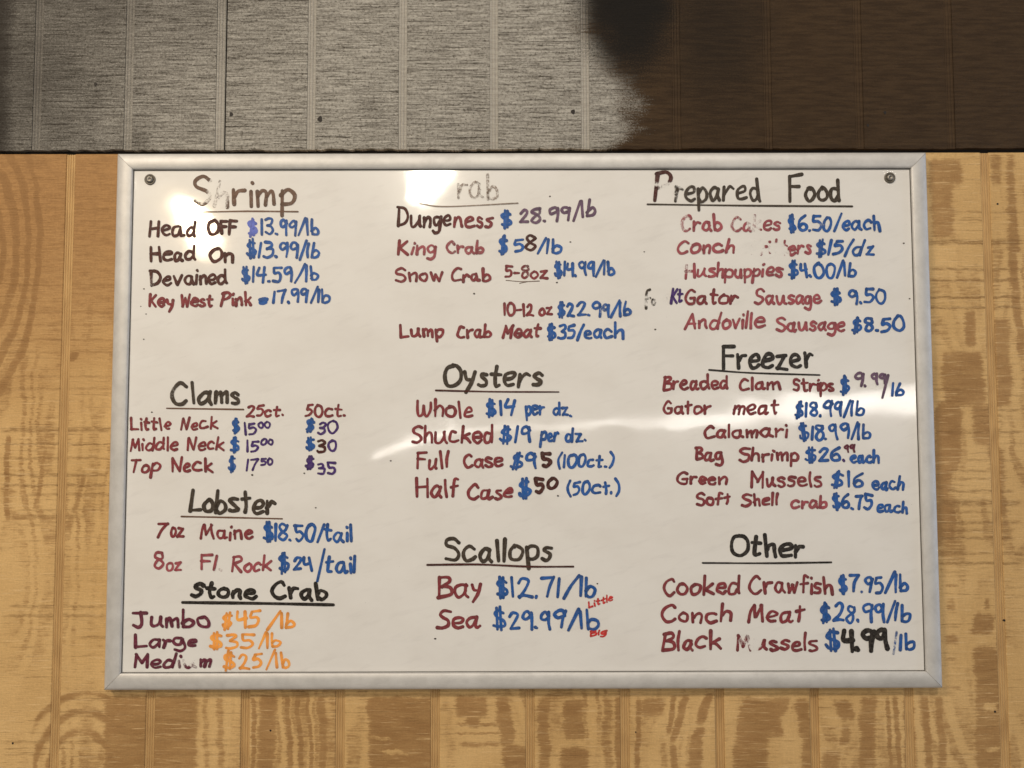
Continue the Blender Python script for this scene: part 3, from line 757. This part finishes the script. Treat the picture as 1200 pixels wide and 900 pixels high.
I('writing reading Snow Crab 5-8oz', ('Snow', 462.7, 519.5, 331, 330, 18, 2.7, 'maroon', fd(.12)), ('Crab', 528, 575.5, 331, 330, 17, 2.7, 'maroon', fd(.12)), ('5-8oz', 591, 642.7, 326.7, 327, 16, 2.4, 'maroon', er((618, 317, 7, 9, .5), wear=.05)))
P('price reading $14.99/lb', ('$14.99/lb', 649, 721, 324, 323.5, 18, 2.5, 'blue'))
I('writing reading 10-12oz', ('10-12', 590, 626, 370.5, 370, 16, 2.4, 'maroon'), ('oz', 631, 648, 370, 370, 15, 2.4, 'maroon'))
P('price reading $22.99/lb', ('$22.99/lb', 653, 740, 371.5, 371, 18, 2.6, 'blue', er((706, 362, 6, 9, .5))))
I('writing reading Lump Crab Meat', ('Lump', 467.5, 520, 396, 396, 17.5, 2.7, 'maroon'), ('Crab', 534.7, 576.5, 397, 396, 17, 2.6, 'maroon'), ('Meat', 588, 634.7, 397, 396, 17.5, 2.6, 'maroon'))
P('price reading $35/each', ('$35/each', 641, 731.5, 398, 398, 19, 2.7, 'blue'))
# prepared food
H('heading reading Prepared Food', [('P', 765.5, 788, 236, 235, 36, 3.6, 'darkred', er((777, 217, 18, 6, .8), (786, 222, 7, 12, .55), wear=.05)), ('repared', 790, 892, 236, 236, 30, 3.0, 'char', er((795, 225, 8, 14, .55), (822, 224, 14, 10, .35), wear=.22)), ('Food', 923.6, 985, 237.5, 236, 31, 3.2, 'char', fd(.08))], ([(758.6, 239.4), (880, 241), (998.6, 241.8)], 2.2, 'char', .05))
I('partly wiped writing reading Crab Cakes', ('Crab', 798, 846.5, 271, 271, 20, 2.6, 'rose', er((803, 261, 9, 13, .62), wear=.15)), ('Cakes', 856, 915.5, 272, 271, 19, 2.6, 'rose', er((884, 262, 11, 12, .74), (862, 262, 9, 12, .55), wear=.2)))
P('price reading $6.50/each', ('$6.50/each', 923, 1032.5, 271.5, 271, 20, 2.7, 'blue', er((962, 260, 7, 10, .45))))
I('partly wiped writing reading Conch Fritters', ('Conch', 792.5, 861, 298, 297, 18, 2.7, 'rose', fd(.12)), ('Fritters', 879.5, 951.5, 299, 298, 19, 2.6, 'rose', er((885, 289, 13, 14, .92), (911, 291, 13, 9, .93), (920, 297, 8, 6, .8), wear=.15)))
P('price reading $15/dz', ('$15/dz', 955, 1025, 300, 299, 19, 2.7, 'blue', er((960, 291, 9, 10, .4))))
I('writing reading Hushpuppies', ('Hushpuppies', 801.5, 918.5, 326, 325, 18, 2.5, 'rose', er((805, 314, 8, 10, .6), wear=.1)))
P('price reading $4.00/lb', ('$4.00/lb', 923.6, 1004, 326, 325.5, 18.5, 2.6, 'blue'))
I('smeared dark writing in front of Gator', ('Ϝ', 755, 763, 362, 362, 25, 2.2, 'char', er((758, 352, 5, 9, .7), wear=.25)), ('o', 763, 769, 358, 358, 14, 2.0, 'char', fd(.5)), ('o', 776, 783, 354, 354, 16, 2.2, 'plum', fd(.78)), ('K', 785, 795, 356, 355, 20, 2.6, 'purple'), ('t', 793, 801, 355, 354, 17, 2.4, 'purple'))
I('writing reading Gator Sausage', ('Gator', 801.5, 866, 357.5, 357, 19, 2.6, 'maroon', fd(.1)), ('Sausage', 883.4, 963.5, 357.5, 357, 18.5, 2.6, 'rose', fd(.05)))
P('price reading $9.50', ('$', 973, 986, 357, 357, 19, 2.8, 'blue'), ('9.50', 993.5, 1038.5, 357, 356, 18, 2.7, 'blue'))
I('writing reading Andoville Sausage', ('Andoville', 801.5, 897.5, 387, 385, 20, 2.6, 'rose', fd(.05)), ('Sausage', 909, 990.5, 388.5, 389, 18, 2.7, 'rose', fd(.05)))
P('price reading $8.50', ('$8.50', 997.4, 1060.4, 390, 389, 19, 2.8, 'blue'))
# freezer
H('heading reading Freezer', [('Freezer', 845.6, 953.6, 433, 434, 29, 3.3, 'black', fd(.08))], ([(831, 433.5), (880, 437), (960.5, 439.5)], 2.2, 'black', .1))
I('writing reading Breaded Clam Strips', ('Breaded', 776.6, 853.4, 458, 457, 18.5, 2.6, 'maroon'), ('Clam', 866, 915.5, 458, 457, 16, 2.6, 'maroon', fd(.1)), ('Strips', 929, 977.6, 459.5, 459, 17, 2.5, 'maroon', fd(.05)))
P('price reading $9.99/lb in blue and plum', ('$', 984, 996, 462.6, 462, 22, 2.7, 'blue'), ('9.', 999.5, 1015, 455, 454, 18, 2.6, 'plum'), ('99', 1020, 1038.5, 452, 451, 15, 2.4, 'plum'), ('/', 1033, 1042, 466, 466, 24, 2.2, 'plum'), ('lb', 1044, 1060, 465, 464, 17, 2.6, 'blue'))
I('writing reading Gator meat', ('Gator', 776.6, 834, 486.5, 486, 18, 2.6, 'maroon'), ('meat', 858.5, 913.4, 486.5, 486, 19, 2.6, 'maroon'))
P('price reading $18.99/lb beside Gator meat', ('$18.99/lb', 931, 1013.6, 488.5, 488, 19, 2.6, 'blue'))
I('writing reading Calamari', ('Calamari', 825, 923.6, 514, 513, 17, 2.6, 'maroon', fd(.06)))
P('price reading $18.99/lb beside Calamari', ('$18.99/lb', 935.6, 1021, 516, 515.5, 19, 2.6, 'blue'))
I('writing reading Bag Shrimp', ('Bag', 813.5, 848, 540.5, 540, 17, 2.6, 'maroon', fd(.06)), ('Shrimp', 865, 936.5, 541.5, 541, 17.5, 2.6, 'maroon', fd(.06)))
P('price reading $26.99 each with raised 99', ('$26', 942.5, 985, 542.5, 542, 18, 2.7, 'blue'), ('.', 987, 990.5, 541, 541, 16, 2.8, 'purple'), ('99', 988.4, 1002.5, 531.5, 530, 10, 1.9, 'wine'), ('each', 995.6, 1031, 543.5, 543.5, 16, 2.6, 'blue'))
I('writing reading Green Mussels', ('Green', 792.5, 853, 569, 568, 17, 2.6, 'maroon', fd(.06)), ('Mussels', 879.5, 963.5, 571.5, 571, 20, 2.6, 'maroon', fd(.06)))
P('price reading $16 each', ('$16', 973.4, 1012.4, 572.5, 572, 19, 2.7, 'blue'), ('each', 1021.4, 1060, 574, 575, 17, 2.6, 'blue'))
I('writing reading Soft Shell crab', ('Soft', 815.6, 856.4, 592.5, 592, 16, 2.6, 'maroon', fd(.06)), ('Shell', 868.4, 912.5, 593.5, 593, 16, 2.6, 'maroon', fd(.06)), ('crab', 926, 969.5, 596, 597, 16, 2.6, 'rose'))
P('price reading $6.75 each', ('$6.75', 975, 1023.5, 597.5, 597.5, 19, 2.8, 'blue'), ('each', 1027.4, 1064, 600, 603, 15.5, 2.6, 'blue'))
# clams
H('heading reading Clams', [('Clams', 199, 281, 474, 475, 27, 3.4, 'char', er((202, 458, 6, 12, .45), wear=.12))], ([(195.5, 478.5), (285.3, 479.9)], 1.9, 'brown', .1))
I('column mark reading 25ct.', ('25ct.', 288, 332.5, 489, 488.5, 15, 2.3, 'maroon', fd(.05)))
I('column mark reading 50ct.', ('50ct.', 356.8, 405, 489, 488.5, 16, 2.3, 'maroon', fd(.05)))
I('writing reading Little Neck', ('Little', 152, 201, 504.5, 504, 16.5, 2.3, 'maroon'), ('Neck', 211, 256, 504.5, 503, 16, 2.3, 'maroon', er((216, 494, 6, 9, .4))))
P('price reading $15.00 beside Little Neck', ('$', 271, 281, 508, 507, 18, 2.6, 'blue', fd(.15)), ('15', 286, 301, 511, 511, 16, 2.1, 'purple'), ('00', 302, 317, 502.5, 502, 8.5, 1.8, 'purple'))
P('price reading $30 beside Little Neck', ('$', 358, 369, 506, 506, 15, 2.6, 'blue', fd(.1)), ('30', 371.5, 396.5, 509, 509, 16, 2.2, 'purple'))
I('writing reading Middle Neck', ('Middle', 152, 209, 529, 528, 17, 2.3, 'maroon'), ('Neck', 218.7, 263, 529, 528, 17, 2.3, 'maroon'))
P('price reading $15.00 beside Middle Neck', ('$', 268.5, 280.5, 530.5, 530, 18, 2.6, 'blue', fd(.12)), ('15', 288.5, 304, 530.5, 530, 15, 2.1, 'purple'), ('00', 305, 320.5, 522.5, 522, 8.5, 2.0, 'purple'))
P('price reading $30 beside Middle Neck', ('$', 358, 369, 528.5, 528, 16, 2.6, 'blue', fd(.1)), ('3', 370.7, 382, 532, 532, 17, 2.4, 'darkred'), ('0', 383, 394.7, 530, 530, 14, 2.3, 'purple'))
I('writing reading Top Neck', ('Top', 152, 189, 555, 554, 18, 2.4, 'maroon'), ('Neck', 200, 250, 554.5, 553, 18, 2.4, 'maroon'))
P('price reading $17.50 beside Top Neck', ('$', 267, 276.5, 553, 552.5, 17, 2.4, 'blue', fd(.32)), ('17', 288, 304, 552.5, 552, 15, 2.1, 'purple'), ('50', 305, 320, 546, 545.5, 9, 1.9, 'purple'))
P('price reading $35 in purple beside Top Neck', ('$', 356.8, 368.5, 550, 550, 16, 3.0, 'purple'), ('35', 371, 394, 557, 556, 16, 2.3, 'purple'))
# lobster
H('heading reading Lobster', [('Lobster', 220.8, 324, 601, 603, 28, 3.4, 'char', fd(.14))], ([(212.5, 605.3), (270, 606.5), (330.7, 608)], 1.9, 'brown', .1))
I('writing reading 7oz Maine', ('7', 182.7, 198, 631, 631, 20, 2.5, 'maroon'), ('oz', 199, 216, 631, 630, 20, 2.4, 'maroon'), ('Maine', 234, 297, 632.5, 632, 19, 2.5, 'maroon', fd(.08)))
P('price reading $18.50/tail', ('$18.50/tail', 308, 413, 634.5, 635, 21, 2.7, 'blue'))
I('writing reading 8oz Fl. Rock', ('8', 179.5, 192.5, 667, 667, 22, 2.6, 'rose'), ('oz', 194, 213, 669.5, 669, 18, 2.4, 'rose'), ('Fl.', 233, 260, 669, 669, 19, 2.5, 'rose', er((257, 668, 6, 5, .7))), ('Rock', 270.7, 319, 671.5, 670, 19, 2.6, 'rose'))
P('price reading $24/tail', ('$', 325, 339, 671, 670, 22, 2.8, 'blue', fd(.15)), ('24', 343, 366.7, 670, 670, 17, 2.7, 'blue'), ('/', 370.7, 381.5, 679, 679, 32, 2.5, 'blue'), ('tail', 381, 417, 672, 671.5, 22, 2.7, 'blue'))
# stone crab
H('bold black heading reading Stone Crab', [('Stone', 222.7, 302, 701, 702, 20, 3.6, 'black', fd(-.1)), ('Crab', 316.5, 384, 703.5, 703, 23, 3.6, 'black', fd(-.1))], ([(214, 706), (300, 707), (390.7, 708.8)], 3.6, 'black', -.1))
I('writing reading Jumbo', ('Jumbo', 154.7, 246, 736.5, 736, 23, 3.1, 'wine', fd(.04)))
P('orange price reading $45/lb', ('$45', 258.7, 306, 737, 736, 20, 2.8, 'orange', fd(.05)), ('/lb', 312, 346, 737, 736, 20, 2.7, 'orange', fd(.05)))
I('writing reading Large', ('Large', 156.8, 230.7, 760, 759, 17, 2.9, 'wine', er((199, 766, 8, 4, .7), wear=.03)))
P('orange price reading $35/lb', ('$35', 245, 299, 761.5, 760, 19, 2.7, 'orange', fd(.06)), ('/lb', 302, 330, 761, 760, 19, 2.6, 'orange', fd(.06)))
I('partly wiped writing reading Medium', ('Medium', 155.5, 248.5, 784, 783, 17.5, 2.8, 'wine', er((211, 780, 8, 9, .55), (222, 772, 9, 9, .92), (228, 780, 5, 6, .6), wear=.05)))
P('fading orange price reading $25/lb', ('$25', 261, 308, 784, 784, 20, 2.6, 'orange', fd(.14)), ('/lb', 311, 340, 784, 783, 20, 2.4, 'orange', fd(.3)))
# oysters
H('heading reading Oysters', [('Oysters', 518.7, 637, 454, 454, 28, 3.4, 'char', fd(.04))], ([(510.7, 457.5), (580, 459), (654.7, 459.3)], 1.9, 'darkred', .05))
I('writing reading Whole', ('ωhole', 488, 554.7, 490.5, 490, 22, 2.7, 'maroon'))
P('price reading $14 per dz.', ('$14', 568.8, 604.5, 488.5, 488, 20, 2.7, 'blue'), ('per', 614.7, 638.7, 487.5, 487, 20, 2.5, 'blue'), ('dz.', 647.5, 670.7, 488, 488, 17, 2.5, 'blue'))
I('writing reading Shucked', ('Shucked', 482, 578, 520.5, 519, 23, 2.7, 'maroon', fd(.04)))
P('price reading $19 per dz.', ('$19', 584.8, 622.7, 519, 518.5, 20, 2.7, 'blue'), ('per', 632, 655.5, 518.5, 518, 19, 2.5, 'blue'), ('dz.', 662, 687.5, 518, 518, 17, 2.5, 'blue'))
I('writing reading Full Case', ('Full', 487.5, 526.7, 550, 549, 22, 2.7, 'maroon'), ('Case', 542.7, 590, 548.5, 548, 19, 2.7, 'maroon'))
P('price reading $95 (100ct.) with a dark five', ('$9', 597.3, 629, 549.5, 549, 19, 2.7, 'blue'), ('5', 634, 646.7, 547.5, 547, 19, 3.4, 'darkred', fd(-.1)), ('(100ct.)', 652.8, 720.5, 548, 548, 17, 2.5, 'blue'))
I('writing reading Half Case', ('Half', 486, 538, 583.5, 582, 23, 2.7, 'maroon'), ('Case', 547, 601, 585, 585, 20, 2.7, 'maroon'))
P('price reading $50 (50ct.) with dark digits', ('$', 607, 622.7, 585, 584, 23, 3.0, 'blue'), ('5', 626, 638, 579.5, 579, 19, 3.4, 'darkred', fd(-.1)), ('0', 641, 654.7, 574, 573, 15, 3.3, 'darkred', fd(-.1)), ('(50ct.)', 663.5, 726.7, 580, 580, 18, 2.6, 'blue'))
# scallops
H('heading reading Scallops', [('Scallops', 520.5, 648, 658, 658, 29, 3.5, 'char', fd(.05))], ([(500.8, 662), (560, 661.5), (620, 664), (672, 664)], 2.4, 'darkred', .0))
I('writing reading Bay', ('Bay', 512, 564.5, 701, 700, 26, 3.0, 'maroon'))
P('price reading $12.71/lb', ('$12.71/lb', 581, 698.7, 701, 700, 25, 3.0, 'blue'))
I('tiny red note reading Little', ('Little', 689, 718.7, 713, 704, 9, 1.6, 'red', fd(.08)))
I('writing reading Sea', ('Sea', 510.7, 564, 738, 737.5, 24, 3.0, 'maroon'))
P('price reading $29.99/lb', ('$29.99/lb', 577, 702.7, 738, 737, 24, 3.0, 'blue'))
I('tiny red note reading Big', ('Big', 690, 712, 747, 743, 8, 1.7, 'red', fd(.05)))
# other
H('heading reading Other', [('Other', 855, 942.7, 652.5, 653, 27, 3.5, 'black', fd(.02))], ([(823.3, 659.7), (900, 660), (974, 659)], 2.2, 'black', 0))
I('writing reading Cooked Crawfish', ('Cooked', 776.4, 867.6, 698, 697, 23, 2.8, 'maroon', fd(.06)), ('Crawfish', 876.8, 976.9, 697, 696, 23, 2.8, 'maroon', fd(.06)))
P('price reading $7.95/lb', ('$7.95/lb', 982, 1065, 695.5, 695, 22, 2.8, 'blue'))
I('writing reading Conch Meat', ('Conch', 774, 857.8, 730.5, 730, 22, 2.8, 'maroon'), ('Meat', 876, 944, 730, 729, 22, 2.8, 'maroon'))
P('price reading $28.99/lb', ('$28.99/lb', 960.7, 1067.8, 729.5, 729, 23, 2.8, 'blue'))
I('partly wiped writing reading Black Mussels', ('Black', 774.8, 846, 763, 761, 23, 2.9, 'maroon'), ('Mussels', 862.9, 958.5, 763, 763, 21, 2.8, 'maroon', er((874, 750, 12, 9, .6), (884, 755, 9, 10, .88), wear=.06)))
P('price reading $4.99/lb with bold black digits', ('$', 966.4, 983.8, 762, 761.5, 25, 3.0, 'blue'), ('4.99', 986, 1042.4, 765, 763, 28, 4.6, 'black', fd(-.1)), ('/', 1046, 1052, 765, 765, 24, 2.4, 'blue', fd(.5)), ('lb', 1053.5, 1072.5, 763.5, 763, 21, 3.0, 'blue'))

# specks and stray marker dots on the enamel
k = Ink()
for (px, py, r) in ((168.5, 338.5, .7), (171, 368, .6), (168.5, 397.5, .6), (165, 359, .5), (283, 199, .9), (458, 540, .8), (510, 748.5, .9), (755, 295, .6), (768, 386, .8), (1059, 285, .8), (1066, 350, .7), (1083, 682, 1.2), (370, 595, .7), (668.5, 283.5, .7), (652.5, 331, .8), (555.5, 344, .8), (644.5, 230, .7), (1081, 578, .6), (178, 483, .7), (295.5, 556.5, .9), (356.5, 554.5, .7), (654, 581, .8), (700, 684, .7)):
    k.stroke([(px - r * .5, py), (px, py + .1), (px + r * .5, py)], r * 2, lin((60, 48, 40)), .05, ())
k.stroke(smooth([(593, 328.5), (612, 330), (632, 329.3)]), 1.0, lin((120, 100, 90)), .3, ())
k.stroke(smooth([(609, 332), (618, 330)]), 1.0, lin((110, 95, 85)), .25, ())
o = k.build('speck'); o['kind'] = 'stuff'
